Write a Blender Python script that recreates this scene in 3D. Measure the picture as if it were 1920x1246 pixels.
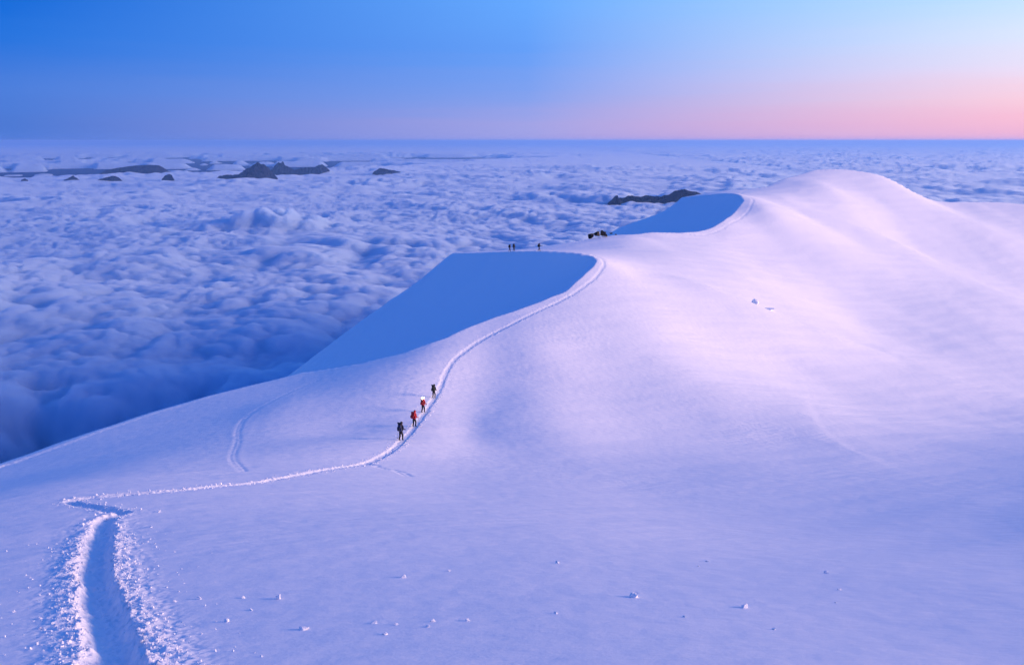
import bpy, bmesh, math, random
import numpy as np
from mathutils import Vector, Matrix
R = math.radians
for o in list(bpy.data.objects):
    bpy.data.objects.remove(o)
C = bpy.context.scene.collection
S = bpy.context.scene

# ------------------------------------------------------------------ camera
F, PITCH = 1507.0, R(13.4)
cam_d = bpy.data.cameras.new('camera')
cam = bpy.data.objects.new('camera', cam_d); C.objects.link(cam)
cam.rotation_euler = (R(90) - PITCH, 0, 0)
cam_d.sensor_width = 36.0; cam_d.lens = F / 1920 * 36
cam_d.clip_start = 0.5; cam_d.clip_end = 600000
S.camera = cam

# ------------------------------------------------------------------ sky
SUN_AZ, SUN_EL = R(91), R(8.5)       # azimuth clockwise from the viewing direction (+y)
def lin(c):
    return tuple((v/255/12.92 if v/255 < .04045 else ((v/255+.055)/1.055)**2.4) for v in c)
W = bpy.data.worlds.new('World'); S.world = W; W.use_nodes = True
nt = W.node_tree; nt.nodes.clear()
def N(t, **k):
    n = nt.nodes.new(t)
    for a, b in k.items(): setattr(n, a, b)
    return n
def L(a, b): nt.links.new(a, b)
tc = N('ShaderNodeTexCoord'); sep = N('ShaderNodeSeparateXYZ'); L(tc.outputs['Generated'], sep.inputs[0])
mp = N('ShaderNodeMapping'); L(tc.outputs['Generated'], mp.inputs[0]); mp.inputs['Scale'].default_value = (4, 4, 95)      # faint streaks of thin haze
ns = N('ShaderNodeTexNoise'); L(mp.outputs[0], ns.inputs['Vector']); ns.inputs['Scale'].default_value = 1; ns.inputs['Detail'].default_value = 5
nm = N('ShaderNodeMath', operation='MULTIPLY_ADD'); L(ns.outputs[0], nm.inputs[0]); nm.inputs[1].default_value = .022; nm.inputs[2].default_value = -.011
za = N('ShaderNodeMath', operation='ADD'); L(sep.outputs[2], za.inputs[0]); L(nm.outputs[0], za.inputs[1])
zc = N('ShaderNodeMath', operation='MAXIMUM'); L(za.outputs[0], zc.inputs[0]); zc.inputs[1].default_value = 0
sq = N('ShaderNodeMath', operation='POWER'); L(zc.outputs[0], sq.inputs[0]); sq.inputs[1].default_value = .5
hv = N('ShaderNodeCombineXYZ'); L(sep.outputs[0], hv.inputs[0]); L(sep.outputs[1], hv.inputs[1])
hn = N('ShaderNodeVectorMath', operation='NORMALIZE'); L(hv.outputs[0], hn.inputs[0])
dt = N('ShaderNodeVectorMath', operation='DOT_PRODUCT'); L(hn.outputs[0], dt.inputs[0])
dt.inputs[1].default_value = (math.sin(SUN_AZ), math.cos(SUN_AZ), 0)
# colour by elevation in degrees, one column of sky per angle from the sun
UP = [(25, (66, 122, 224)), (50, (63, 115, 214)), (90, (60, 110, 206))]
SKY = [(-.53, [(0, (72, 116, 206)), (1.2, (76, 121, 210)), (3, (76, 126, 218)), (6, (38, 115, 220)), (9, (4, 102, 214))]),
       (0.0, [(0, (168, 162, 224)), (1.2, (162, 163, 227)), (3, (130, 160, 236)), (6, (100, 158, 246)), (9, (102, 168, 253))]),
       (.53, [(0, (244, 172, 206)), (1.2, (253, 190, 210)), (2.4, (253, 208, 222)), (4, (240, 224, 246)), (6, (222, 233, 255)), (9, (190, 229, 255)), (16, (100, 176, 250))]),
       (1.0, [(0, (255, 190, 190)), (1.5, (255, 214, 206)), (4, (255, 228, 226)), (7, (238, 232, 248)), (12, (190, 220, 252)), (18, (110, 178, 248))])]
prev = None
for c0, stops in SKY:
    r = N('ShaderNodeValToRGB'); L(sq.outputs[0], r.inputs[0])
    st = stops + UP
    while len(r.color_ramp.elements) < len(st): r.color_ramp.elements.new(.5)
    for e, (el, c) in zip(r.color_ramp.elements, st):
        e.position = math.sqrt(math.sin(R(el))); e.color = (*lin(c), 1)
    if prev is not None:
        mr = N('ShaderNodeMapRange', interpolation_type='LINEAR'); L(dt.outputs['Value'], mr.inputs[0])
        mr.inputs[1].default_value = pc; mr.inputs[2].default_value = c0
        mx = N('ShaderNodeMix', data_type='RGBA'); L(mr.outputs[0], mx.inputs[0])
        L(prev, mx.inputs[6]); L(r.outputs[0], mx.inputs[7]); prev = mx.outputs[2]
    else: prev = r.outputs[0]
    pc = c0
bg = N('ShaderNodeBackground'); L(prev, bg.inputs[0]); bg.inputs[1].default_value = .80
wo = N('ShaderNodeOutputWorld'); L(bg.outputs[0], wo.inputs[0])

sun_d = bpy.data.lights.new('sun', 'SUN'); sun = bpy.data.objects.new('sun', sun_d); C.objects.link(sun)
sd = Vector((math.cos(SUN_EL)*math.sin(SUN_AZ), math.cos(SUN_EL)*math.cos(SUN_AZ), math.sin(SUN_EL)))
sun.rotation_euler = sd.to_track_quat('Z', 'Y').to_euler()
sun_d.energy = 5.0; sun_d.angle = R(24); sun_d.color = (1.0, .63, .46)

S.view_settings.view_transform = 'Standard'; S.view_settings.look = 'None'
S.view_settings.exposure = .36; S.view_settings.gamma = 1; S.view_settings.use_curve_mapping = False
S.render.engine = 'CYCLES'
S.cycles.use_denoising = True
S.cycles.max_bounces = 26; S.cycles.diffuse_bounces = 4; S.cycles.volume_bounces = 24
S.cycles.transparent_max_bounces = 16

# ------------------------------------------------------------------ helpers
CP, SP = math.cos(PITCH), math.sin(PITCH)
def ray(px, py):
    u, v = (px - 960) / F, (623 - py) / F
    return np.array((u, CP + v*SP, -SP + v*CP))
def at(px, py, Y):                      # the point seen at a pixel, Y metres ahead
    d = ray(px, py); return d * (Y / d[1])
def hsh(i, j, seed):
    h = (i.astype(np.int64)*374761393 + j.astype(np.int64)*668265263 + seed*1442695041) & 0xffffffff
    h = ((h ^ (h >> 13)) * 1274126177) & 0xffffffff
    h = ((h ^ (h >> 16)) * 2246822519) & 0xffffffff
    return ((h ^ (h >> 15)) & 0xffffff) / float(0x1000000)
def perlin(x, y, seed=0):
    i, j = np.floor(x), np.floor(y); fx, fy = x-i, y-j
    u, v = fx*fx*fx*(fx*(fx*6-15)+10), fy*fy*fy*(fy*(fy*6-15)+10)
    def g(a, b):
        t = hsh(i+a, j+b, seed)*6.2831853
        return np.cos(t)*(fx-a) + np.sin(t)*(fy-b)
    n0 = g(0, 0)*(1-u) + g(1, 0)*u; n1 = g(0, 1)*(1-u) + g(1, 1)*u
    return (n0*(1-v) + n1*v) * 1.5
def fbm(x, y, seed=0, o=4):
    a, r = 1.0, 0
    for k in range(o):
        r = r + a*perlin(x*2**k, y*2**k, seed+k); a *= .5
    return r
def puffs(x, y, seed=0, k=9.0):         # smooth cellular bumps, 0..1, round tops
    i, j = np.floor(x), np.floor(y); acc = 0
    for a in (-1, 0, 1):
        for b in (-1, 0, 1):
            cx, cy = i+a+hsh(i+a, j+b, seed), j+b+hsh(i+a, j+b, seed+7)
            s = .55 + .6*hsh(i+a, j+b, seed+13)
            d2 = ((x-cx)**2 + (y-cy)**2) / (s*s)
            acc = acc + np.exp(k*np.maximum(0, 1-d2)) - 1
    return np.log1p(acc)/k
def sstep(a, b, x):
    t = np.clip((x-a)/(b-a), 0, 1); return t*t*(3-2*t)

def mesh_np(name, V, Q, mat, smooth=True):
    """V (n,3), Q (m,4) quads -> linked mesh object"""
    me = bpy.data.meshes.new(name)
    me.vertices.add(len(V)); me.vertices.foreach_set('co', V.astype(np.float32).ravel())
    n = Q.shape[1]
    me.loops.add(Q.size); me.loops.foreach_set('vertex_index', Q.astype(np.int32).ravel())
    me.polygons.add(len(Q)); me.polygons.foreach_set('loop_start', np.arange(0, Q.size, n, dtype=np.int32))
    me.polygons.foreach_set('use_smooth', np.full(len(Q), smooth))
    me.update(calc_edges=True)
    if mat: me.materials.append(mat)
    o = bpy.data.objects.new(name, me); C.objects.link(o); return o
def grid_quads(nr, nc, wrap=False):
    a = np.arange(nr*nc).reshape(nr, nc)
    if wrap: a = np.concatenate([a, a[:, :1]], 1)
    return np.stack([a[:-1, :-1], a[:-1, 1:], a[1:, 1:], a[1:, :-1]], -1).reshape(-1, 4)
def tag(o, label=None, cat=None, group=None, kind=None):
    for k, v in (('label', label), ('category', cat), ('group', group), ('kind', kind)):
        if v: o[k] = v
    return o

def mat(name, col, rough=.8, **kw):
    m = bpy.data.materials.new(name); m.use_nodes = True
    b = m.node_tree.nodes['Principled BSDF']
    b.inputs['Base Color'].default_value = (*col, 1); b.inputs['Roughness'].default_value = rough
    for k, v in kw.items(): b.inputs[k.replace('_', ' ')].default_value = v
    return m
def bump(m, layers):
    """layers: (scale vector, strength distance, detail) noise bumps in object space, chained"""
    t = m.node_tree; b = t.nodes['Principled BSDF']
    tcn = t.nodes.new('ShaderNodeTexCoord'); last = None
    for sc, dist, det in layers:
        mp = t.nodes.new('ShaderNodeMapping'); t.links.new(tcn.outputs['Object'], mp.inputs[0])
        mp.inputs['Scale'].default_value = sc[:3]
        if len(sc) > 3: mp.inputs['Rotation'].default_value = (0, 0, R(sc[3]))
        n = t.nodes.new('ShaderNodeTexNoise'); t.links.new(mp.outputs[0], n.inputs['Vector'])
        n.inputs['Scale'].default_value = 1; n.inputs['Detail'].default_value = det
        bp = t.nodes.new('ShaderNodeBump'); bp.inputs['Distance'].default_value = dist
        t.links.new(n.outputs[0], bp.inputs['Height'])
        if last: t.links.new(last, bp.inputs['Normal'])
        last = bp.outputs[0]
    t.links.new(last, b.inputs['Normal'])
def mottle(m, c1, c2, scale, detail=5):
    t = m.node_tree; b = t.nodes['Principled BSDF']
    tcn = t.nodes.new('ShaderNodeTexCoord'); n = t.nodes.new('ShaderNodeTexNoise')
    t.links.new(tcn.outputs['Object'], n.inputs['Vector']); n.inputs['Scale'].default_value = scale; n.inputs['Detail'].default_value = detail
    r = t.nodes.new('ShaderNodeValToRGB'); t.links.new(n.outputs[0], r.inputs[0])
    r.color_ramp.elements[0].position = .35; r.color_ramp.elements[1].position = .65
    r.color_ramp.elements[0].color = (*c1, 1); r.color_ramp.elements[1].color = (*c2, 1)
    t.links.new(r.outputs[0], b.inputs['Base Color'])

M_snow = mat('snow', (.88, .89, .93), .65, Specular_IOR_Level=.15)
bump(M_snow, [((.9, .9, .9), .05, 3), ((.25, 1.6, .9, -28), .06, 4), ((14, 14, 14), .006, 3)])
M_path = mat('trodden_snow', (.86, .88, .93), .7, Specular_IOR_Level=.15)
bump(M_path, [((5, 5, 5), .05, 4), ((22, 22, 22), .015, 3)])
M_chunk = mat('snow_chunk', (.88, .89, .93), .7, Specular_IOR_Level=.15)
bump(M_chunk, [((18, 18, 18), .02, 3)])
M_rock = mat('dark_rock', (.03, .03, .035), .85); mottle(M_rock, (.006, .006, .008), (.02, .018, .018), 1.2); bump(M_rock, [((2.5, 2.5, 4), .15, 6)])
M_peak = mat('peak_rock', (.03, .03, .04), .95, Specular_IOR_Level=.05); mottle(M_peak, (.003, .008, .022), (.015, .017, .034), .004, 8); bump(M_peak, [((.02, .02, .01), 12, 8)])
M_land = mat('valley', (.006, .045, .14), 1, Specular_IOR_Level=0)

# ------------------------------------------------------------------ terrain: smooth top surface through survey points
PTS = [  # (pixel x, pixel y, metres ahead)
 (0,1246,14.4),(220,1246,14.2),(500,1246,13.9),(960,1246,13.6),(1400,1246,13.6),(1920,1246,13.8),
 (186,1077,23.8),(960,1080,23.2),(1800,1080,23.6),
 (130,945,39),(30,930,43),(400,920,45),(960,950,42),(1500,1000,37),(1850,1000,38.5),
 (250,870,62),(700,875,62),(500,800,83),(960,860,70),(1500,850,84),(1850,850,88),
 (752,831,72),(813,749,95),(870,650,118),(1000,580,142),(1130,490,172),
 (1000,720,108),(1200,700,118),(1500,700,150),(1800,700,176),(1900,650,214),(1900,560,275),
 (1200,600,146),(1400,600,170),(1200,520,172),(1400,520,205),(1600,600,210),(1650,520,262),
 (1250,460,222),(1450,460,262),(1700,450,335),(1900,450,372),(1500,400,315),(1650,380,372),(1550,350,365),
 (1170,440,228),(1300,434,252),(1430,390,287),(1470,370,330)]
CREST = [ # (pixel x, pixel y, metres ahead, rounding w)
 (-400,1000,45,6),(-180,930,60,6),(0,872,75,5),(100,840,82,5),(200,805,90,5),(300,770,98,5),(400,740,105,4),(480,720,110,3.5),(570,697,115,2.5),
 (680,684,118.5,1.6),(760,667,122,1.0),(840,637,130,.6),(882,618,134.5,.5),(928,597,140,.4),(965,585,145,.3),(1017,564,151,.3),(1059,545,156,.3),(1092,519,163.5,.25),(1113,497,169,.25),(1118,486,172.5,.25),(1108,477.5,176,.25),
 (1080,473.5,178.5,.25),(1011,471.5,184,.25),(930,471.5,191.5,.3),(850,475,200,.4),
 (900,472,205,1),(975,467.5,208,1),(1060,456,213,1),(1110,447,220,.6),(1165,441,229,.4),(1225,434.5,240,.4),(1287,433.5,250,.3),(1325,428.5,259,.3),(1358,414,270,.3),
 (1383,394,285,.3),(1395,377,296,.3),(1390,367,303,.3),(1377,362,309,.3),(1354,361.3,314,.3),(1312,365,326,.3),(1276,369.5,338,.4),(1330,360,342,1),(1400,356,348,1),(1440,349,357,1),(1490,330,385,2),
 (1530,319,402,3),(1580,318,410,4),(1640,326,414,5),(1670,338,417,5),(1700,355,420,5),(1730,369,423,5),(1760,378,428,5),(1805,379,438,5),(1850,379,448,5),(1885,381,454,5),(1920,384,460,5),(2050,400,450,8)]
XYZ = [(310,330,-80),(270,220,-92),(235,100,-66),(110,10,5.0),(106,46,-11.5),(120,-40,18),(45,4,-6),(0,0,-1.75),(-25,0,-3.5),(-60,10,-14),(0,-60,28),(80,-60,6),(-50,-60,16)]  # includes an unseen shoulder at right, raised to block sun from the foreground
LEVEL = {(680,684),(760,667),(840,637),(882,618),(928,597),(965,585),(1017,564),(1059,545),(1092,519)}   # crest pieces that simply continue the trail's shoulder
ctl = np.array([at(*p) for p in PTS] + [at(*p[:3]) for p in CREST if p[:2] not in LEVEL] + [np.array(p, float) for p in XYZ])
def tps_fit(P, lam):
    n = len(P); d = np.hypot(P[:, None, 0]-P[None, :, 0], P[:, None, 1]-P[None, :, 1])
    K = np.where(d > 0, d*d*np.log(np.maximum(d, 1e-9)), 0) + lam*np.eye(n)
    A = np.zeros((n+3, n+3)); A[:n, :n] = K; A[:n, n] = 1; A[:n, n+1:] = P[:, :2]; A[n:, :n] = A[:n, n:].T
    return np.linalg.solve(A, np.r_[P[:, 2], 0, 0, 0])
SCL = 100.0
cs = ctl / SCL
w_tps = tps_fit(cs, 2e-4)
BUMPS = []                                # (x, y, radius x, radius y, height) filled below
def T(x, y):
    x = np.asarray(x, float); y = np.asarray(y, float); sh = x.shape
    X, Yy = x.ravel()/SCL, y.ravel()/SCL; out = np.empty(X.size)
    for s in range(0, X.size, 40000):
        a, b = X[s:s+40000], Yy[s:s+40000]
        d2 = (a[:, None]-cs[None, :, 0])**2 + (b[:, None]-cs[None, :, 1])**2
        out[s:s+40000] = (.5*d2*np.log(np.maximum(d2, 1e-12))) @ w_tps[:-3] + w_tps[-3] + a*w_tps[-2] + b*w_tps[-1]
    out = out.reshape(sh)*SCL
    for bx, by, rx, ry, h in BUMPS:
        out = out + h*np.exp(-((x-bx)/rx)**2 - ((y-by)/ry)**2)
    return out
def hit(px, py, y0=9, y1=420):            # where the view through a pixel meets the snow
    ys = np.geomspace(y0, y1, 1500); d = ray(px, py); k = ys/d[1]
    g = T(d[0]*k, ys) - d[2]*k
    i = np.argmax(g > 0)
    if i == 0: return np.array((d[0]*k[0], ys[0], d[2]*k[0]))
    f = -g[i-1]/(g[i]-g[i-1]); yy = ys[i-1]*(1-f) + ys[i]*f
    return d*(yy/d[1])
def bmp(px, py, rx, ry, h):
    p = hit(px, py); return (p[0], p[1], rx, ry, h)
BUMPS += [bmp(905,725,7,34,-1.3), bmp(985,740,10,34,.95), bmp(940,845,9,8,-.35), bmp(845,825,4,3,.18), bmp(880,800,2.5,9,-.2), bmp(700,790,6,10,-.4),
          bmp(1440,640,25,10,.9), bmp(620,800,7,8,-.5), bmp(520,770,5,8,.35)]

# ---- trails: (px, py[, Y]) polylines with half width, depth
TRAIL = [(226,1290),(222,1246),(205,1190),(187,1126),(181,1077),(189,1015),(196,984),(206,973.5),(226,969.5),(233,967),(214,964),(175,956.5),(136,949),(133,945),(160,941.5),(200,938.5),(330,930),(400,920.5),
 (480,911),(560,898),(620,887),(660,880.5),(690,873),(720,859),(745,842),(765,821),(785,795),(805,765),(822,735),(835,703),(850,678),(871,659),(903,638),(944,615),(1007,582),(1049,562.5),(1086,540),(1113,520),(1127,503),(1132,490,172),(1122,479.5,176),(1080,475,180),(1015,471.6,185.5),(985,469,190),(985,468.5,197),(1030,464,203),(1060,458,209),(1100,451,217),(1130,446,223),(1170,441.5,230),(1220,437,240),(1250,436,246),
 (1293,438.5,248),(1332,434.5,256),(1370,419,268.5),(1403,396.5,284),(1411,380,295),(1410,371,301),(1400,364,309),(1388,360,322),(1405,357.5,348),(1440,350.5,356),(1478,336,378),(1505,327,390),(1535,320.5,400),(1560,319.5,404)]
OLD = [(456,890),(437,865),(446,830),(447,810),(462,785),(500,760),(545,735),(600,712)]
DRIFT = [(1490,690),(1503,740),(1522,790),(1570,830),(1650,868),(1730,905),(1830,950)]
SIDE = [(692,876),(725,884),(745,888),(765,896)]
def poly(pl):
    P = np.array([(hit(*p) if len(p) == 2 else at(*p))[:2] for p in pl])
    # Catmull-Rom resample
    out = []
    for i in range(len(P)-1):
        p0, p1, p2, p3 = P[max(i-1, 0)], P[i], P[i+1], P[min(i+2, len(P)-1)]
        a, b = np.hypot(*(p1-p0)), np.hypot(*(p3-p2)); m = np.hypot(*(p2-p1))
        t1 = (p2-p0)/(a+m)*m if a > 0 else p2-p1; t2 = (p3-p1)/(b+m)*m if b > 0 else p2-p1
        n = max(3, int(m/ .25))
        t = np.linspace(0, 1, n, endpoint=False)[:, None]
        out.append((2*t**3-3*t**2+1)*p1 + (t**3-2*t**2+t)*t1 + (-2*t**3+3*t**2)*p2 + (t**3-t**2)*t2)
    return np.concatenate(out + [P[-1:]])
trail, old_trail, side_trail = poly(TRAIL), poly(OLD), poly(SIDE)
def dist_poly(x, y, P, reach):
    """unsigned distance and side sign to polyline P for points (flat arrays), inf beyond reach"""
    d = np.full(x.shape, 1e9); sg = np.zeros(x.shape)
    lo, hi = P.min(0)-reach, P.max(0)+reach
    idx = np.where((x > lo[0]) & (x < hi[0]) & (y > lo[1]) & (y < hi[1]))[0]
    # bucket by cells to stay cheap
    for s in range(0, len(P)-1, 24):
        seg = P[s:s+25]; l2, h2 = seg.min(0)-reach, seg.max(0)+reach
        k = idx[(x[idx] > l2[0]) & (x[idx] < h2[0]) & (y[idx] > l2[1]) & (y[idx] < h2[1])]
        if not len(k): continue
        A, B = seg[:-1], seg[1:]; AB = B-A
        px, py = x[k][:, None]-A[:, 0], y[k][:, None]-A[:, 1]
        t = np.clip((px*AB[:, 0]+py*AB[:, 1])/np.maximum((AB**2).sum(1), 1e-9), 0, 1)
        qx, qy = px-t*AB[:, 0], py-t*AB[:, 1]; dd = np.hypot(qx, qy)
        j = dd.argmin(1); r_ = np.arange(len(k)); m = dd[r_, j]
        cr = np.sign(AB[j, 0]*qy[r_, j]-AB[j, 1]*qx[r_, j])
        b = m < d[k]; d[k[b]] = m[b]; sg[k[b]] = cr[b]
    return d, sg

# ---- mountain outline in plan: outside it the snow falls away
cp_ = np.array([at(*p[:3])*.15 + hit(*p[:2], y0=90, y1=185)*.85 if p[:2] in LEVEL else at(*p[:3]) for p in CREST])
print('CRESTY', [(p[:3], round(c[1],1), round(c[2],1)) for p, c in zip(CREST, cp_) if p[:2] in LEVEL]); cw = np.array([p[3] for p in CREST], float)
ext = np.array([(345,380,-95),(350,200,-110),(320,40,-80),(220,-120,-10),(60,-200,60),(-90,-160,40),(-100,-40,5)], float)
ring = np.concatenate([cp_, ext]); rw = np.concatenate([cw, np.full(len(ext), 12.0)])
GENTLE = {(1312,365),(1276,369.5),(1330,360)}     # the far spur's end runs out gently towards the rocks
rg = np.array([1.0 if p[:2] in GENTLE else 0.0 for p in CREST] + [0.0]*len(ext))
rs = []
for i in range(len(ring)):
    a, b = ring[i], ring[(i+1) % len(ring)]; n = max(2, int(np.hypot(*(b-a)[:2])/1.2)) if i < len(cp_)-1 else 14
    for t in np.arange(n)/n: rs.append((*(a*(1-t)+b*t)[:2], rw[i]*(1-t)+rw[(i+1) % len(ring)]*t, rg[i]*(1-t)+rg[(i+1) % len(ring)]*t))
rs = np.array(rs); jt = np.arange(len(rs))*1.0
rs[:, 0] += .28*perlin(jt/6.3, jt*0+.5, 97)*(rs[:, 2] < 1.5); rs[:, 1] += .28*perlin(jt/5.1, jt*0+.5, 98)*(rs[:, 2] < 1.5)

def inside(x, y, P):
    r = np.zeros(x.shape, bool)
    for i in range(len(P)):
        (x0, y0), (x1, y1) = P[i-1], P[i]
        if y0 == y1: continue
        c = (y0 > y) != (y1 > y)
        r ^= c & (x < (x1-x0)*(y-y0)/(y1-y0)+x0)
    return r
def detail_z(x, y):
    rr = np.hypot(x, y)
    ca, sa = math.cos(R(-35)), math.sin(R(-35)); u, v = x*ca-y*sa, x*sa+y*ca
    z = .55*perlin(x/34, y/34, 3) + .13*perlin(x/13, y/13, 5)
    patch = sstep(-.25, .6, perlin(x/28, y/28, 8))
    wu = u + .8*perlin(x/4, y/4, 18); rg_ = (1-np.abs(perlin(wu/5.5, v/1.0, 19)))**4
    p2 = sstep(.0, .7, perlin(x/19, y/15, 20))
    drift = perlin(u/16 + .5*perlin(x/9, y/9, 4), v/3.6, 11)*.07 + perlin(u/7, v/1.1, 12)*.026*patch
    z = z + drift*sstep(8, 40, rr)*(.4+.6*sstep(-10, 25, x)) + .03*perlin(x/11+.4*perlin(x/5,y/5,17), y/2.4, 15)*sstep(90, 40, rr) + .028*rg_*p2*sstep(14, 30, rr)*sstep(230, 120, rr) + .008*perlin(x/1.3, y/1.3, 6) + .010*patch*perlin(u/2.4, v/.5, 14)*sstep(200, 60, rr)
    return z
def height(x, y, detail=True):
    x, y = x.ravel(), y.ravel(); z = T(x, y); rr = np.hypot(x, y)
    inn = inside(x, y, rs[:, :2])
    if detail:
        z = z + detail_z(x, y)
    out = np.where(~inn)[0]
    A, B = rs[:, :2], np.roll(rs[:, :2], -1, 0); AB = B-A; L2 = np.maximum((AB**2).sum(1), 1e-9)
    g0, g1 = rs[:, 3], np.roll(rs[:, 3], -1)
    w0, w1, z0, z1 = rs[:, 2], np.roll(rs[:, 2], -1), rs_z, np.roll(rs_z, -1)
    for s in range(0, len(out), 12000):
        k = out[s:s+12000]
        px, py = x[k][:, None]-A[None, :, 0], y[k][:, None]-A[None, :, 1]
        t = np.clip((px*AB[:, 0]+py*AB[:, 1])/L2, 0, 1)
        d = np.sqrt((px-t*AB[:, 0])**2 + (py-t*AB[:, 1])**2)
        w = w0+(w1-w0)*t; f = .70*(np.sqrt(d*d+w*w)-w) + 2.4*(1-np.exp(-d/14))*d/(d+w)
        gg = g0+(g1-g0)*t; f = f*(1-gg) + gg*(.2*d + 8*(1-np.exp(-d/7))*d/(d+w) + .55*np.logaddexp(0, (d-26)/3)*3)
        c = z0+(z1-z0)*t - f
        m = c.max(1, keepdims=True)
        z[k] = m[:, 0] + .35*np.log(np.exp((c-m)/.35).sum(1))*sstep(2, 14, d.min(1))
        dm = d.min(1); z[k] += (.5*perlin(x[k]/11, y[k]/9, 91)+.18*perlin(x[k]/3.1, y[k]/3.1, 92))*sstep(.5, 8, dm)
    # unseen lower ridge added beyond the summit to shadow the clouds at left
    BR = np.array([(205,640,-60),(262,900,-80),(430,1500,-125),(600,2100,-175),(720,2600,-195),(830,3050,-225),(950,3500,-275),(1040,3850,-480)], float)
    k = np.where(np.hypot(x, y) > 545)[0]; best = np.full(len(k), -1e9)
    for a_, b_ in zip(BR[:-1], BR[1:]):
        ab = (b_-a_)[:2]; t = np.clip(((x[k]-a_[0])*ab[0]+(y[k]-a_[1])*ab[1])/(ab @ ab), 0, 1)
        dd = np.hypot(x[k]-a_[0]-t*ab[0], y[k]-a_[1]-t*ab[1])
        best = np.maximum(best, a_[2]+(b_[2]-a_[2])*t - .66*dd + 18*perlin(x[k]/160, y[k]/160, 95)*np.minimum(1, dd/80) - 8)
    z[k] = np.maximum(z[k], best)
    return z, inn

rs_z = T(rs[:, 0], rs[:, 1]) + detail_z(rs[:, 0], rs[:, 1])
cam_half = R(37)
th_d = np.linspace(-cam_half, cam_half, 960)
th = np.concatenate([th_d, np.linspace(cam_half, 2*math.pi-cam_half, 62)[1:-1]])
rad = np.concatenate([np.geomspace(1.2, 9, 14)[:-1], np.geomspace(9, 560, 690), np.geomspace(560, 4200, 64)[1:]])
RR, TH = np.meshgrid(rad, th, indexing='ij')
GX, GY = RR*np.sin(TH), RR*np.cos(TH)
GZ, INN = height(GX, GY)
GZ = GZ.reshape(GX.shape); INN = INN.reshape(GX.shape)
# soften the valley creases of the walls (not the crest)
x, y = GX.ravel(), GY.ravel(); Z = GZ.ravel().copy()
# carve the trails
d, sg = dist_poly(x, y, trail, 3.5)
k = np.where(d < 3.4)[0]
dk, rk = d[k], np.hypot(x[k], y[k])
near = sstep(46, 30, rk)
nz = perlin(x[k]/.55, y[k]/.55, 21); n2 = perlin(x[k]/.17, y[k]/.17, 22); n3 = perlin(x[k]/1.5, y[k]/1.5, 23)
hw = (.31 + .10*n3 + .05*nz) - .05*(1-near)                            # half width of the floor
dep = .07 + .28*near + .05*sstep(75, 50, rk)*(1-near)
wall = .13 + .17*near + .06*n3
prof = -dep*(1-sstep(hw*(.55*near+.85*(1-near)), hw+wall, dk + .05*nz+.02*n2))
bank = (.004+.05*near)*np.exp(-((dk-hw-wall-.10)/(.20+.25*near))**2)*(1+.7*nz+.5*n2*near)
rough = near*.035*(nz+.8*n2)*np.exp(-((dk-.9)/.7)**2) + .03*(n2+perlin(x[k]/.09, y[k]/.09, 24)*.5*near)*(dk < hw+wall) + .05*near*(n2+.6*nz)*np.exp(-((dk-hw-wall*.6)/.2)**2) + .035*near*perlin(x[k]/.35, y[k]/.35, 25)*(dk < hw+.1)
Z[k] += prof + bank + rough
path_d = d
seg_ = np.hypot(*np.diff(trail, axis=0).T); cum_ = np.r_[0, np.cumsum(seg_)]
prn = np.random.RandomState(8)
kk = k[(rk < 75) & (dk < 1.0)]; kx, ky = x[kk], y[kk]; dent = np.zeros(len(kk))
for q_, s_ in enumerate(np.arange(0, cum_[np.argmax(np.hypot(trail[:, 0], trail[:, 1]) > 72)], .31)):
    i_ = np.searchsorted(cum_, s_); i_ = min(max(i_, 1), len(trail)-1); a_, b_ = trail[i_-1], trail[i_]
    t_ = (b_-a_)/(np.hypot(*(b_-a_))+1e-9); lat = (.11 if q_ % 2 else -.11)+prn.normal(0, .05)
    c_ = a_+(b_-a_)*prn.rand()+np.array((t_[1], -t_[0]))*lat
    m_ = np.where((np.abs(kx-c_[0]) < .4) & (np.abs(ky-c_[1]) < .4))[0]
    al = (kx[m_]-c_[0])*t_[0]+(ky[m_]-c_[1])*t_[1]; ac = (kx[m_]-c_[0])*t_[1]-(ky[m_]-c_[1])*t_[0]
    rr_ = np.sqrt((al/.17)**2+(ac/.085)**2)
    dent[m_] = np.minimum(dent[m_], -.055*prn.uniform(.5, 1.2)*sstep(1.25, .6, rr_))
Z[kk] += dent
for P, hwid, dp in ((old_trail, .16, .02), (side_trail, .22, .05)):
    d2, _ = dist_poly(x, y, P, 2.5); k = np.where(d2 < 2.4)[0]
    nz = perlin(x[k]/.6, y[k]/.6, 31)
    Z[k] += -dp*np.exp(-((d2[k]-.16)/hwid)**2)*np.clip(1+1.6*nz, 0, 2) + .006*np.exp(-((d2[k]-.55)/.25)**2)
d2, sg2 = dist_poly(x, y, poly(DRIFT), 9); k = np.where(d2 < 8)[0]
q = d2[k]*sg2[k]; ends = sstep(66, 84, y[k])*sstep(140, 105, y[k])
Z[k] += (.085*ends)*np.where(q > 0, np.exp(-(q/1.0)**2), np.exp(-(q/4.5)**2))*(.8+.4*perlin(x[k]/5, y[k]/5, 71))
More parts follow.
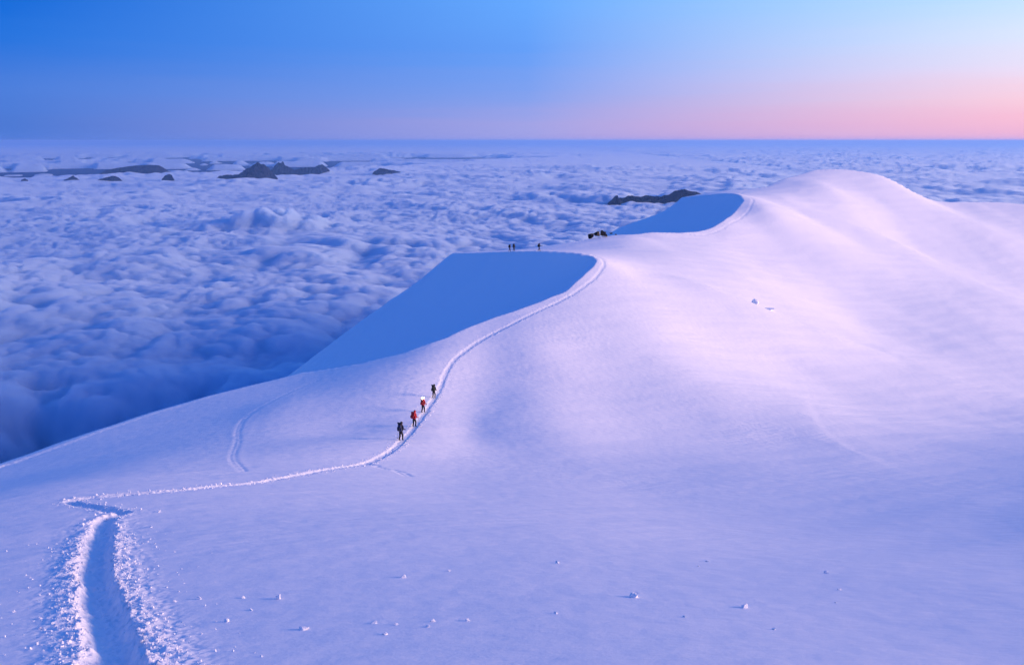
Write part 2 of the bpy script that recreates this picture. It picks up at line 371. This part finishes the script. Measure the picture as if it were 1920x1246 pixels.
for pl_, amp_, wn_, wf_ in (([(1190,502),(1290,533),(1400,573),(1500,612),(1620,652),(1720,690)], .95, 7.5, 2.6), ([(1440,374),(1540,404),(1620,434),(1700,467),(1790,508)], .8, 11, 4)):
    P_ = poly(pl_); d2, sg2 = dist_poly(x, y, P_, 26); k = np.where(d2 < 25)[0]; q = d2[k]*sg2[k]
    e_ = np.minimum(np.hypot(x[k]-P_[0, 0], y[k]-P_[0, 1]), np.hypot(x[k]-P_[-1, 0], y[k]-P_[-1, 1])); L_ = np.hypot(*(P_[-1]-P_[0]))
    Z[k] += amp_*sstep(0, .35*L_, e_)*np.where(q > 0, np.exp(-(q/wf_)**2), np.exp(-(q/wn_)**2))
Z = np.maximum(Z, -1500)
V = np.stack([x, y, Z], 1); nr, nc = GX.shape
Q = grid_quads(nr, nc, True)
# normals of the whole sheet so that path and slope shade as one surface
e1 = np.roll(V.reshape(nr, nc, 3), -1, 1)-np.roll(V.reshape(nr, nc, 3), 1, 1)
VV = V.reshape(nr, nc, 3); e2 = np.empty_like(VV); e2[1:-1] = VV[2:]-VV[:-2]; e2[0] = VV[1]-VV[0]; e2[-1] = VV[-1]-VV[-2]
NV = np.cross(e1, e2).reshape(-1, 3); NV /= np.linalg.norm(NV, axis=1, keepdims=True)+1e-12
NV[NV[:, 2] < 0] *= -1
qc = path_d[Q].mean(1); pm = qc < .62
def submesh(name, Qs, m):
    used = np.unique(Qs); mp = np.full(len(V), -1); mp[used] = np.arange(len(used))
    o = mesh_np(name, V[used], mp[Qs], m)
    o.data.normals_split_custom_set_from_vertices(NV[used].astype(np.float32))
    return o
tag(submesh('snow_slope', Q[~pm], M_snow), kind='structure')
tag(submesh('path', Q[pm], M_path), kind='structure')
def ground(px, py=None):                  # world point on the snow for a pixel (px,py) or for x,y
    p = hit(px, py); return p

# ------------------------------------------------------------------ valley floor and the sea of clouds
DECK = -800.0
gl = 200000
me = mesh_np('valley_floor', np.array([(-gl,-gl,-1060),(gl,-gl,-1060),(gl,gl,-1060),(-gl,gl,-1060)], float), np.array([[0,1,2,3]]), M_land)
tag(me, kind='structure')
def cloud_height(x, y, r):
    fade = lambda lam, f=3.0: sstep(1, 2.2, lam/np.maximum(step/1.0, 1)/f)
    step = np.maximum(r*R(74)/960, 1)
    wx = x + 140*perlin(x/1500, y/1500, 41); wy = y + 140*perlin(x/1500, y/1500, 42)
    big = fbm(wx/4200, wy/4200, 43, 3)
    mid = puffs(wx/520, wy/520, 44, 6)
    ww = 50*perlin(x/210, y/210, 47); w2 = 50*perlin(x/210, y/210, 50)
    sm = puffs((wx+ww)/190, (wy+w2)/190, 45, 5); ti = puffs((wx+w2)/75, (wy-ww)/75, 46, 5)
    fi = fbm(wx/45, wy/45, 48, 3)
    act = np.clip(.55+.85*perlin(x/1700, y/1700, 49)+.55*perlin(x/5500, y/5500, 53), .06, 1.5)
    h = 34*big + 60*mid*act + 30*sm*(.35+.8*mid)*(.4+.7*act) + 16*ti*(.3+sm)*fade(75) + 6*fi*fade(30)
    # a few taller heads far out
    h = h + 26*perlin(x/3000+.5*perlin(x/2500, y/2500, 55), y/800, 54)*sstep(4000, 9000, r)
    far = puffs(wx/3400, wy/3400, 52, 5)
    h = h + 30*far*sstep(7000, 20000, r)*sstep(60000, 35000, r)
    return h, mid
def holes(x, y, r):
    """1 where the deck is open to the land beneath"""
    az = np.degrees(np.arctan2(x, y))
    n = fbm(x/5000, y/9000, 61, 4)
    # far gap to the left between the deck and the farthest layer
    cl_ = 23500*sstep(-15, 5, az+3*fbm(x/9000, y/9000, 63, 3))
    g = sstep(21500, 25500, r-cl_+3600*n)*sstep(66000, 50000, r+cl_*.35+9000*n)*sstep(8, 2, az)
    g = sstep(.3, .7, g + .35*fbm(x/2200, y/3500, 64, 4)*(g > .02)*(g < .98))
    g = g*(1-.95*sstep(.12, .45, fbm(x/8000, y/2600, 66, 4))*sstep(26000, 33000, r))
    # opening close under the slope at the left
    p = np.hypot((x+1330)/560, (y-1960)/470) + .40*fbm(x/420, y/420, 62, 4)
    g2 = sstep(1.9, .55, p)
    return np.clip(g, 0, 1), g2
def make_clouds():
    thc = np.concatenate([np.linspace(-cam_half, cam_half, 940), np.linspace(cam_half, 2*math.pi-cam_half, 90)[1:-1]])
    inv = np.concatenate([np.geomspace(1/620, 1/1500, 30)[:-1], np.linspace(1/1500, 1/30000, 560)])
    rc = np.concatenate([1/inv, np.geomspace(30000, 190000, 60)[1:]])
    Rm, Tm = np.meshgrid(rc, thc, indexing='ij'); X, Y = (Rm*np.sin(Tm)).ravel(), (Rm*np.cos(Tm)).ravel(); r = Rm.ravel()
    h, mid = cloud_height(X, Y, r)
    z = DECK - 50 + h*(1-.75*sstep(23000, 32000, r)*(X < 9000))
    p = at(515, 420, 1.0); p = p*((DECK+30)/p[2])
    z = z + 260*np.exp(-((X-p[0])/420)**2-((Y-p[1])/330)**2)*(.25+puffs(X/170, Y/170, 77, 5)*(.6+.6*perlin(X/300, Y/300, 78)))
    g, g2 = holes(X, Y, r)
    z = z - g*420 - g2*(320 + 130*(1-sstep(.10, .72, mid)))
    z = np.maximum(z, -1066)
    V = np.stack([X, Y, z], 1); n0, n1 = Rm.shape
    base = len(V)
    lowi = np.stack([X[:n1], Y[:n1], np.full(n1, -1070.)], 1); lowo = np.stack([X[-n1:], Y[-n1:], np.full(n1, -1070.)], 1)
    Q = grid_quads(n0, n1, True)
    a = np.arange(n1); b = (a+1) % n1
    Q = np.concatenate([Q, np.stack([base+a, base+b, b, a], 1), np.stack([base-n1+a, base-n1+b, base+n1+b, base+n1+a], 1),
                        np.stack([base+n1+a, base+n1+b, base+b, base+a], 1)])
    return np.concatenate([V, lowi, lowo]), Q
CLOUD_VOLUME = True
Vc, Qc = make_clouds()
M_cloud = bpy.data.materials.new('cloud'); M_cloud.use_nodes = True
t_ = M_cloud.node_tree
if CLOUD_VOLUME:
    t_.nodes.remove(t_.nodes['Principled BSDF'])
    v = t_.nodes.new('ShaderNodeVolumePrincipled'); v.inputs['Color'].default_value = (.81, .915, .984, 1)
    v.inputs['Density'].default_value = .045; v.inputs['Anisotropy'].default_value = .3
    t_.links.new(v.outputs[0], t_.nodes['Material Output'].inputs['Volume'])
else:
    b = t_.nodes['Principled BSDF']; b.inputs['Base Color'].default_value = (.86, .86, .90, 1); b.inputs['Roughness'].default_value = 1; b.inputs['Specular IOR Level'].default_value = 0
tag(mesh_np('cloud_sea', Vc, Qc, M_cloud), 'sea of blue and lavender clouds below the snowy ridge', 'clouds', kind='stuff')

# ------------------------------------------------------------------ far peaks standing through the cloud
def peak(prof, base, label, Yk=None, depth=.45, rough=.16, group='peaks standing through the clouds', seed=0):
    """prof: outline pixels of the part above the cloud; base: pixel row where it meets the deck"""
    Yk = Yk or (DECK+20)/ray(960, base)[2]*ray(960, base)[1]
    P = np.array([at(px, py, Yk) for px, py in prof]); x0, x1 = P[0, 0], P[-1, 0]; wd = x1-x0
    cx = (x0+x1)/2; n, m = 90, 46
    u = np.linspace(-.62, .62, n)*wd; v = np.linspace(-1, 1, m)*wd*depth*1.5
    U, Vv = np.meshgrid(u, v, indexing='ij')
    z = np.interp(U+cx+.03*wd*perlin(U/(wd*.2), Vv/(wd*.2), seed), P[:, 0], P[:, 2]-DECK, left=-140, right=-140)
    z = np.where(np.abs(U) > wd*.5, -180*(np.abs(U)/wd-.5)/.12, z)
    hmax = (P[:, 2]-DECK).max()
    rid = 1-np.abs(fbm(U/(wd*.16), Vv/(wd*.16), 90+seed, 5))
    z = z - np.abs(Vv)/(wd*depth)*(hmax*.9+60)*(1.2-.55*rid) + hmax*rough*1.5*(rid-.8)
    z = np.maximum(z, -300)
    # base sits in the cloud
    V = np.stack([U, Vv, z], -1).reshape(-1, 3)
    o = mesh_np('mountain_peak', V, grid_quads(n, m)[:, ::-1], M_peak, smooth=False)
    o.location = (cx, Yk, DECK); tag(o, label, 'mountain', group); return o
peak([(400,337),(412,329),(448,326),(458,319),(470,311),(482,304),(490,302.5),(499,309),(508,321),(520,336)], 335.5, 'broad pointed rocky peak, the tallest and darkest of the far left islands', rough=.13, seed=1)
peak([(506,322),(516,309),(524,303.5),(530,302.5),(537,310),(546,316),(556,318)], 322, 'twin topped crag just right behind the tallest far peak', seed=2)
peak([(552,319),(566,314.5),(580,313),(590,314),(597,309.5),(604,308),(611,313),(618,320)], 322, 'low ridge with a knob at its right end, right of the twin topped crag', seed=3)
peak([(176,330),(196,320),(222,314),(250,310.5),(280,308.5),(298,310),(312,318),(318,330)], 324, 'wide flat topped hazy blue mountain far behind the small islands', rough=.03, depth=.3, seed=4)
peak([(119,337.5),(128,334),(137,329),(143,333),(149,337.5)], 336.5, 'tiny pointed dark islet below the left end of the flat topped mountain', seed=5)
peak([(182,337),(196,333),(212,329.5),(220,331),(225,336)], 336, 'small wedge shaped dark islet just under the flat topped mountain', seed=6)
peak([(304,335),(309,329),(318,326),(323,329),(325,335)], 334.5, 'small rounded dark islet at the right foot of the flat topped mountain', seed=7)
peak([(40,337),(46,334.5),(52,337)], 336.5, 'minute dark islet nearest the left edge of the photograph', seed=8)
peak([(700,323),(712,315),(724,316.5),(745,321),(770,326)], 324.5, 'faint low hump in cloud right of the knobbed ridge', seed=9)
peak([(1136,380),(1146,373),(1152,366),(1157,364),(1162,371),(1176,370),(1184,366),(1190,366),(1200,369),(1212,364.5),(1226,367),(1240,368.5),(1254,363),(1268,357.5),(1284,354.5),(1300,357),(1318,364),(1345,378)],
     380, 'long jagged dark rock ridge breaking the clouds behind the far snow crest', rough=.1, depth=.3, seed=10)

# ------------------------------------------------------------------ rocks on the crest
def rock_mesh(name, sx, sy, sz, seed, m, sub=3, amp=.28, flat=True):
    bm = bmesh.new(); bmesh.ops.create_icosphere(bm, subdivisions=sub, radius=1)
    P = np.array([v.co for v in bm.verts]); rng = np.random.RandomState(seed)
    for _ in range(12):                               # chop flat facets
        nrm = rng.normal(size=3); nrm /= np.linalg.norm(nrm); lim = rng.uniform(.42, .8)
        dd = P @ nrm; P -= np.maximum(dd-lim, 0)[:, None]*nrm
    P *= (1 + amp*perlin(P[:, 0]*2+seed, P[:, 1]*2+P[:, 2]*1.7, seed))[:, None]
    P *= (sx, sy, sz)
    for v, p in zip(bm.verts, P): v.co = p
    me = bpy.data.meshes.new(name); bm.to_mesh(me); bm.free(); me.materials.append(m)
    for p in me.polygons: p.use_smooth = not flat
    o = bpy.data.objects.new(name, me); C.objects.link(o); return o
ROCKS = [(1108,442,220,.85,.8,.75,'small dark rock at the left foot of the crest outcrop'),
         (1120,438,221.5,1.2,.9,.75,'dark rock forming the left shoulder of the crest outcrop'),
         (1132,437.5,223,1.5,1.1,.9,'biggest black rock of the outcrop beside the crest trail'),
         (1146,437.5,226,.6,.5,.28,'flat dark rock just right of the biggest outcrop rock'),
         (1155,440,228,.32,.3,.28,'tiny dark stone right of the flat rock below the far snow face'),
         (1167,443,227.5,.5,.4,.32,'rightmost small dark rock poking out of the crest')]
def crag(name, sx, sy, sz, seed, m):
    rng = np.random.RandomState(seed); bm = bmesh.new()
    for k in range(3):                               # a few angular blocks jammed together
        c = rng.uniform(-.45, .45, 3)*(1, 1, .5) if k else np.zeros(3); r_ = 1 if k == 0 else rng.uniform(.45, .7)
        P = rng.uniform(-1, 1, (16, 3)); P /= np.maximum(np.abs(P).max(1), .55)[:, None]*rng.uniform(1, 1.35, (16, 1))
        vs = [bm.verts.new((c+p*r_)*(sx, sy, sz)) for p in P]
        h_ = bmesh.ops.convex_hull(bm, input=vs); bmesh.ops.delete(bm, geom=[v for v in vs if not v.link_faces], context='VERTS')
    me = bpy.data.meshes.new(name); bm.to_mesh(me); bm.free(); me.materials.append(m)
    o = bpy.data.objects.new(name, me); C.objects.link(o); return o
for i, (px, py, Yk, sx, sy, sz, lb) in enumerate(ROCKS):
    o = crag('rock', sx, sy, sz, 120+i, M_rock); o.location = at(px, py, Yk); o.rotation_euler = (0, (-.25, .1, .15, 0, .1, -.1)[i], i*.7)
    tag(o, lb, 'rock', 'dark rocks on the crest')

# ------------------------------------------------------------------ loose snow blocks
CH = [(1188,1129,20,14,'biggest snow block on the open slope, casting a shadow to its left'),
 (1395,1148,17,10,'second biggest snow block, lower right of the biggest one'),
 (1282,1171,6,5,'little snow lump with a long thin shadow between the two biggest blocks'),
 (1549,1067,7,6,'small snow lump farthest right, above and right of the second biggest block'),
 (1574,1102,8,4,'low snow lump below the farthest right lump'),
 (1567,1131,5,3,'tiny snow crumb beneath the low lump at the right'),
 (1450,1192,8,4,'flat snow crumb below and right of the second biggest block'),
 (1327,1046,7,4,'small snow lump with a streak of shadow above the second biggest block'),
 (1309,1057,4,4,'tiny snow crumb just under the streaky lump above the second block'),
 (1044,1060,9,5,'small flat snow lump high on the slope left above the biggest block'),
 (1041,1169,8,5,'small snow lump left below the biggest block'),
 (842,1081,6,4,'tiny snow lump alone above the middle of the lower slope'),
 (756,1097,10,7,'snow lump with a small shadow where the faint old tracks end'),
 (524,1141,12,10,'pointed snow lump standing right of the trench rubble, level with the biggest block'),
 (812,1188,9,6,'upper snow lump of the close pair near the bottom middle'),
 (803,1199,9,5,'lower snow lump of the close pair near the bottom middle'),
 (876,1186,9,6,'snow lump right of the close pair near the bottom middle'),
 (723,1213,12,5,'wide low snow lump near the bottom, left of the close pair'),
 (744,1195,9,4,'low snow crumb just above the wide low lump'),
 (702,1192,12,4,'flat snow scrap left of the low crumb near the bottom'),
 (572,1204,18,8,'broad flat snow block near the bottom between trench and middle'),
 (426,1187,12,6,'low snow block nearest the trench rubble on its right'),
 (458,1140,6,4,'tiny snow crumb left of the pointed lump'),
 (472,1164,8,4,'tiny flat crumb below left of the pointed lump'),
 (375,1141,8,6,'small snow lump at the outer edge of the trench rubble'),
 (299,966,6,5,'small snow crumb right of the top bend of the trench'),
 (284,994,5,5,'small crumb just below the one by the top bend of the trench'),
 (263,1070,5,5,'lone bright crumb halfway down the trench on its right'),
 (345,928,6,4,'white crumb beside the thin trail left of the hikers'),
 (1414,574,18,13,'wind scoured snow block sitting on the fold of the far flank'),
 (1440,580,24,6,'low snow scrap right of the scoured block on the far flank')]
for i, (px, py, w, h, lb) in enumerate(CH):
    p = hit(px, py); tt = p[1]/ray(px, py)[1]; k = tt/F
    o = rock_mesh('snow_block', w*k*.66, w*k*.54, h*k*.76, 300+i, M_chunk, sub=2, flat=True)
    o.location = (p[0], p[1], p[2]+float(detail_z(np.array([p[0]]), np.array([p[1]]))[0])+h*k*.22); o.rotation_euler = (0, 0, i*.9)
    tag(o, lb, 'snow block', 'loose snow blocks on the slope')

# rubble thrown out along the trench: one mass nobody could count
rng = np.random.RandomState(5)
bm = bmesh.new(); bmesh.ops.create_icosphere(bm, subdivisions=1, radius=1)
bv = np.array([v.co for v in bm.verts]); bf = np.array([[v.index for v in f.verts] for f in bm.faces]); bm.free()
seg = np.hypot(*np.diff(trail, axis=0).T); cum = np.r_[0, np.cumsum(seg)]
tr = np.hypot(trail[:, 0], trail[:, 1]); n_near = cum[np.argmax(tr > 34)]
pos, siz = [], []
def strew(n, s0, s1, spread, smin, smax, off=.55):
    for _ in range(n):
        s_ = rng.uniform(s0, s1); i = min(np.searchsorted(cum, s_), len(trail)-1); a, b = trail[i-1], trail[i]
        t = (b-a)/(np.hypot(*(b-a))+1e-9); nrm = np.array((t[1], -t[0])); sd_ = rng.choice((-1, 1))
        q = a+(b-a)*rng.rand()+nrm*sd_*(off+abs(rng.normal(0, spread)))
        pos.append(q); siz.append(smin*(smax/smin)**(rng.rand()**2.2))
strew(3600, 0, n_near, .34, .010, .042, .5)
strew(220, 0, n_near, 1.2, .015, .05)
strew(900, n_near, n_near+60, .3, .02, .07, .35)
strew(260, n_near+60, cum[-1]*.6, .4, .04, .10, .45)
pos = np.array(pos); siz = np.array(siz)
def surf(P):                                # nearest sheet height, trench included
    r = np.hypot(P[:, 0], P[:, 1]); a = np.arctan2(P[:, 0], P[:, 1])
    i = np.clip(np.searchsorted(rad, r), 1, len(rad)-1); j = np.clip(np.searchsorted(th_d, a), 1, len(th_d)-1)
    fi = np.clip((r-rad[i-1])/(rad[i]-rad[i-1]), 0, 1); fj = np.clip((a-th_d[j-1])/(th_d[j]-th_d[j-1]), 0, 1)
    G = Z.reshape(nr, nc)
    return (G[i-1, j-1]*(1-fi)*(1-fj)+G[i, j-1]*fi*(1-fj)+G[i-1, j]*(1-fi)*fj+G[i, j]*fi*fj)
pz = surf(pos)
allv = []; 
for p, z_, s_ in zip(pos, pz, siz):
    v = bv*(1+.35*rng.normal(size=(len(bv), 1)))*s_*rng.uniform(.6, 1.2, 3)
    allv.append(v + (p[0], p[1], z_+s_*.35))
allf = np.concatenate([bf+i*len(bv) for i in range(len(pos))])
o = mesh_np('snow_rubble', np.concatenate(allv), allf, M_chunk, smooth=False)
tag(o, 'crumbled snow thrown out along both sides of the trodden trench', 'snow rubble', kind='stuff')

# ------------------------------------------------------------------ hikers
def cloth(name, col): 
    m = mat(name, col, .75); bump(m, [((30, 30, 30), .004, 3)]); return m
M_skin = mat('skin', (.45, .25, .18), .6); M_boot = cloth('boot', (.012, .012, .014))
M_black = cloth('black_cloth', (.006, .006, .008)); M_navy = cloth('navy_cloth', (.006, .010, .028)); M_red = cloth('red_cloth', (.40, .010, .018))
M_dred = cloth('dark_red_cloth', (.20, .006, .012)); M_green = cloth('green_cloth', (.006, .022, .012)); M_blue = cloth('blue_cloth', (.008, .022, .08)); M_grey = cloth('grey_cloth', (.12, .13, .16))
M_alu = mat('pole_metal', (.35, .36, .4), .35, Metallic=.8); M_white = mat('white_shell', (.8, .8, .8), .4)
M_lamp = mat('lamp_light', (1, 1, 1), .5); M_lamp.node_tree.nodes['Principled BSDF'].inputs['Emission Color'].default_value = (1, .97, .9, 1); M_lamp.node_tree.nodes['Principled BSDF'].inputs['Emission Strength'].default_value = 14

def skin_mesh(name, verts, edges, radii, sub=1):
    me = bpy.data.meshes.new(name); me.from_pydata(verts, edges, []); o = bpy.data.objects.new(name, me); C.objects.link(o)
    o.modifiers.new('skin', 'SKIN'); ss = o.modifiers.new('sub', 'SUBSURF'); ss.levels = ss.render_levels = sub
    for v, r in zip(me.skin_vertices[0].data, radii): v.radius = r if isinstance(r, tuple) else (r, r)
    me.skin_vertices[0].data[0].use_root = True
    dg = bpy.context.evaluated_depsgraph_get(); dg.update()
    nm = bpy.data.meshes.new_from_object(o.evaluated_get(dg)); bpy.data.objects.remove(o); nm.name = name
    for p in nm.polygons: p.use_smooth = True
    return nm
def link(name, me, parent, m=None):
    o = bpy.data.objects.new(name, me); C.objects.link(o); o.parent = parent
    if m and not me.materials: me.materials.append(m)
    return o
def bm_obj(name, bm, m, parent, smooth=True):
    me = bpy.data.meshes.new(name); bm.to_mesh(me); bm.free(); me.materials.append(m)
    for p in me.polygons: p.use_smooth = smooth
    o = bpy.data.objects.new(name, me); C.objects.link(o); o.parent = parent; return o
def ell(bm, c, r, seg=12, rot=None):
    M = Matrix.Translation(c) @ (rot or Matrix()) @ Matrix.Diagonal((*r, 1))
    return bmesh.ops.create_uvsphere(bm, u_segments=seg, v_segments=max(6, seg*2//3), radius=1, matrix=M)['verts']
def tube(bm, a, b, r0, r1, seg=8):
    a, b = Vector(a), Vector(b); q = (b-a).to_track_quat('Z', 'Y').to_matrix().to_4x4()
    bmesh.ops.create_cone(bm, cap_ends=True, segments=seg, radius1=r0, radius2=r1, depth=(b-a).length, matrix=Matrix.Translation((a+b)/2) @ q)
def rbox(bm, c, s, bev, taper=1.0):
    v = bmesh.ops.create_cube(bm, size=1, matrix=Matrix.Translation(c) @ Matrix.Diagonal((*s, 1)))['verts']
    for q in v:
        if q.co.z > c[2]: q.co.x = c[0]+(q.co.x-c[0])*taper; q.co.y = c[1]+(q.co.y-c[1])*taper
    es = {e for q in v for e in q.link_edges}
    bmesh.ops.bevel(bm, geom=list(es), offset=bev, segments=3, affect='EDGES', profile=.6)
def thing(name, label, cat, mtx, group=None):
    o = bpy.data.objects.new(name, None); C.objects.link(o); o.matrix_world = mtx; o.empty_display_size = .2
    return tag(o, label, cat, group)

def hiker(px, py, Yk, yaw, label, jacket, trousers, packm, lidm, packlabel, hat, h=1.75, stride=.28, poles=(-1, 1), polelabel='', group='', arms=None, packw=1.0, lamp=False, base=None):
    p = at(px, py, Yk) if Yk else hit(px, py)
    p = Vector((p[0], p[1], float(surf(np.array([[p[0], p[1]]]))[0]))) if base is None else Vector(base)
    mtx = Matrix.Translation(p) @ Matrix.Rotation(-yaw, 4, 'Z') @ Matrix.Scale(h/1.78, 4)
    root = thing('person', label, 'person', mtx, group)
    f = stride
    arms = arms or {-1: ((-.30, .10, 1.17), (-.33, .33, 1.06)), 1: ((.29, .02, 1.16), (.31, .24, 1.02))}
    J = [((0,0,.93), (.145,.12)), ((0,.04,1.12), (.14,.115)), ((0,.09,1.33), (.17,.125)), ((0,.13,1.49), .062), ((0,.155,1.57), (.078,.09)), ((0,.17,1.66), (.088,.105)), ((0,.165,1.74), (.06,.07)), ((0,.285,1.63), .016)]
    E = [(0,1),(1,2),(2,3),(3,4),(4,5),(5,6),(5,7)]
    for s, (el, wr) in arms.items():
        n = len(J); J += [((s*.19,.10,1.415), .072), (el, .054), (wr, .038)]; E += [(2,n),(n,n+1),(n+1,n+2)]
    for s, fy, lift in ((1, f, 0), (-1, -f, .05)):
        n = len(J)
        kn = (s*.10, .16 if fy > 0 else .03, .50); an = (s*.095, fy*.75 if fy > 0 else fy, .10+lift); toe = (s*.10, an[1]+.17, .05)
        J += [((s*.10, 0, .86), .105), (kn, .088), (an, .070), (toe, .048)]; E += [(0,n),(n,n+1),(n+1,n+2),(n+2,n+3)]
    me = skin_mesh('body', [j[0] for j in J], E, [j[1] for j in J], 1)
    for m in (jacket, trousers, M_boot, M_skin): me.materials.append(m)
    for q in me.polygons:
        c = q.center; q.material_index = 2 if c.z < .2 else 1 if c.z < .92 and abs(c.x) < .24 else 3 if c.z > 1.53 else 0
    link('body', me, root)
    for s, (el, wr) in arms.items():                 # gloves with curled fingers
        bm = bmesh.new(); w_ = Vector(wr); d_ = (w_-Vector(el)).normalized(); sdv = d_.cross(Vector((0, 0, 1))).normalized(); up = sdv.cross(d_)
        ell(bm, w_+d_*.05, (.042, .055, .036), 8)
        for k2 in range(4):
            a0 = w_+d_*(.085)+up*(.028-.019*k2); ln = (.036, .042, .039, .03)[k2]
            a1 = a0+d_*ln*.6-sdv*s*ln*.8; a2 = a1-d_*ln*.7-sdv*s*ln*.3
            tube(bm, a0, a1, .0125, .0115, 6); tube(bm, a1, a2, .0115, .009, 6)
        t0 = w_+d_*.03+up*.035; t1 = t0+d_*.03+up*.012-sdv*s*.03; tube(bm, t0, t1, .014, .012, 6); tube(bm, t1, t1+d_*.02-sdv*s*.02-up*.01, .012, .009, 6)
        bm_obj('glove', bm, M_black, root)
    bm = bmesh.new()                                  # hood / hat: shell open to the face
    vs = ell(bm, (0, .145, 1.665), (.122, .135, .145), 16)
    bmesh.ops.delete(bm, geom=[q for q in vs if q.co.y > .215 and q.co.z < 1.715], context='VERTS')
    ell(bm, (0, .10, 1.53), (.10, .09, .06), 10)
    bm_obj('hood', bm, hat, root)
    bm = bmesh.new(); tube(bm, (-.075, .255, 1.70), (.075, .255, 1.70), .032, .032, 8); bm_obj('goggles', bm, M_black, root)
    bm = bmesh.new(); rbox(bm, (0, .065, 1.03), (.36, .27, .16), .05); bm_obj('jacket_hem', bm, jacket, root)
    if lamp:
        bm = bmesh.new(); ell(bm, (0, .0, 1.71), (.18, .18, .18), 16); o = bm_obj('headlamp', bm, M_lamp, root); o['label'] = 'glowing white headlamp'
    pk = thing('backpack', packlabel, 'backpack', mtx @ Matrix.Translation((0, -.17, .98)) @ Matrix.Rotation(R(-7), 4, 'X'), 'backpacks on the hikers')
    bm = bmesh.new(); rbox(bm, (0, 0, .28), (.35*packw, .25, .56), .075, .9); bm_obj('bag', bm, packm, pk)
    bm = bmesh.new(); rbox(bm, (0, .0, .63), (.33*packw, .26, .15), .055); bm_obj('lid', bm, lidm, pk)
    bm = bmesh.new(); rbox(bm, (0, -.15, .22), (.22*packw, .07, .30), .03); bm_obj('front_pocket', bm, lidm, pk)
    for s in (-1, 1):
        bm = bmesh.new(); tube(bm, (s*.12, .12, .56), (s*.13, .27, .50), .03, .03); tube(bm, (s*.13, .27, .50), (s*.14, .29, .2), .03, .022); tube(bm, (s*.14, .29, .2), (s*.15, .10, .08), .02, .015)
        bm_obj('shoulder_strap', bm, M_black, pk)
        bm = bmesh.new(); rbox(bm, (s*.2*packw, 0, .18), (.08, .15, .26), .03); bm_obj('side_pocket', bm, packm, pk)
    if lidm is not packm:
        bm = bmesh.new(); tube(bm, (-.26, .0, .74), (.26, .0, .74), .06, .06, 12); bm_obj('rolled_mat', bm, M_grey if lamp is None else lidm, pk)
    for s in poles:
        el, wr = arms[s]; top = Vector(wr)+Vector((0, .07, .08)); bot = Vector((wr[0]+s*.07, wr[1]+.02, .0))
        side = 'left' if s < 0 else 'right'
        w0 = mtx @ bot; po = thing('trekking_pole', 'trekking pole in the %s hand of the %s' % (side, polelabel), 'pole', Matrix.Translation(w0), 'trekking poles')
        tp = (mtx @ top)-w0; dn = tp.normalized()
        bm = bmesh.new(); tube(bm, (0, 0, 0), tp-dn*.12, .010, .014); bm_obj('shaft', bm, M_alu, po)
        bm = bmesh.new(); tube(bm, tp-dn*.14, tp, .020, .023); bm_obj('grip', bm, M_black, po)
        bm = bmesh.new(); tube(bm, dn*.07, dn*.085, .055, .055, 10); bm_obj('basket', bm, M_black, po)
    return root
G1, G2 = 'hikers climbing the near trail', 'hikers on the far snow crest'
hiker(752, 831, None, R(30), 'last hiker in line, navy jacket and blue pack, left arm held out', M_navy, M_black, M_blue, M_navy, 'dark blue backpack on the last hiker in line', M_black, 1.9, .13, (-1,), 'last hiker in line', G1,
      arms={-1: ((-.40,.06,1.18), (-.50,.20,1.0)), 1: ((.29,.05,1.16), (.30,.28,1.06))})
hiker(777, 805, None, R(30), 'second hiker from the rear, under a big red pack', M_red, M_black, M_red, M_red, 'big bright red backpack, largest of the near group', M_red, 1.85, .10, (-1, 1), 'hiker with the big red pack', G1, packw=1.4)
hiker(793.5, 778, None, R(25), 'hiker in a red jacket with a glowing white headlamp', M_red, M_black, M_dred, M_red, 'red backpack on the hiker with the glowing headlamp', M_black, 1.82, .16, (-1, 1), 'hiker with the glowing headlamp', G1, lamp=True, packw=.9)
hiker(813.5, 749, None, R(25), 'leading near hiker in black with a dark green pack', M_black, M_black, M_green, M_black, 'dark green backpack on the leading near hiker', M_green, 1.82, .1, (-1,), 'leading near hiker', G1)
hiker(955.5, 470.5, 190, R(80), 'left one of the two hikers close together on the far crest', M_black, M_black, M_black, M_black, 'black backpack on the left one of the close far pair', M_black, 1.68, .24, (), 'left hiker of the far pair', G2)
hiker(963.5, 470.5, 189.5, R(40), 'right one of the two hikers close together on the far crest', M_black, M_black, M_black, M_navy, 'black backpack on the right one of the close far pair', M_black, 1.72, .2, (), 'right hiker of the far pair', G2)
hiker(1010.5, 471, 185.5, R(85), 'lone far hiker reaching one arm forward to the right', M_black, M_black, M_black, M_black, 'black backpack on the lone far hiker', M_black, 1.85, .26, (1,), 'lone far hiker', G2,
      arms={-1: ((-.28,.12,1.17), (-.27,.36,1.10)), 1: ((.24,.36,1.28), (.22,.66,1.22))})

# ------------------------------------------------------------------ the air
bm = bmesh.new(); bmesh.ops.create_cube(bm, size=1, matrix=Matrix.Translation((0, 0, (-1071+90)/2)) @ Matrix.Diagonal((430000, 430000, 1071+90, 1)))
M_haze = bpy.data.materials.new('haze'); M_haze.use_nodes = True; t_ = M_haze.node_tree; t_.nodes.remove(t_.nodes['Principled BSDF'])
v_ = t_.nodes.new('ShaderNodeVolumePrincipled'); v_.inputs['Color'].default_value = (.30, .59, 1, 1); v_.inputs['Density'].default_value = 1.6e-5; v_.inputs['Anisotropy'].default_value = .2
t_.links.new(v_.outputs[0], t_.nodes['Material Output'].inputs['Volume'])
tag(bm_obj('haze', bm, M_haze, None), kind='stuff')
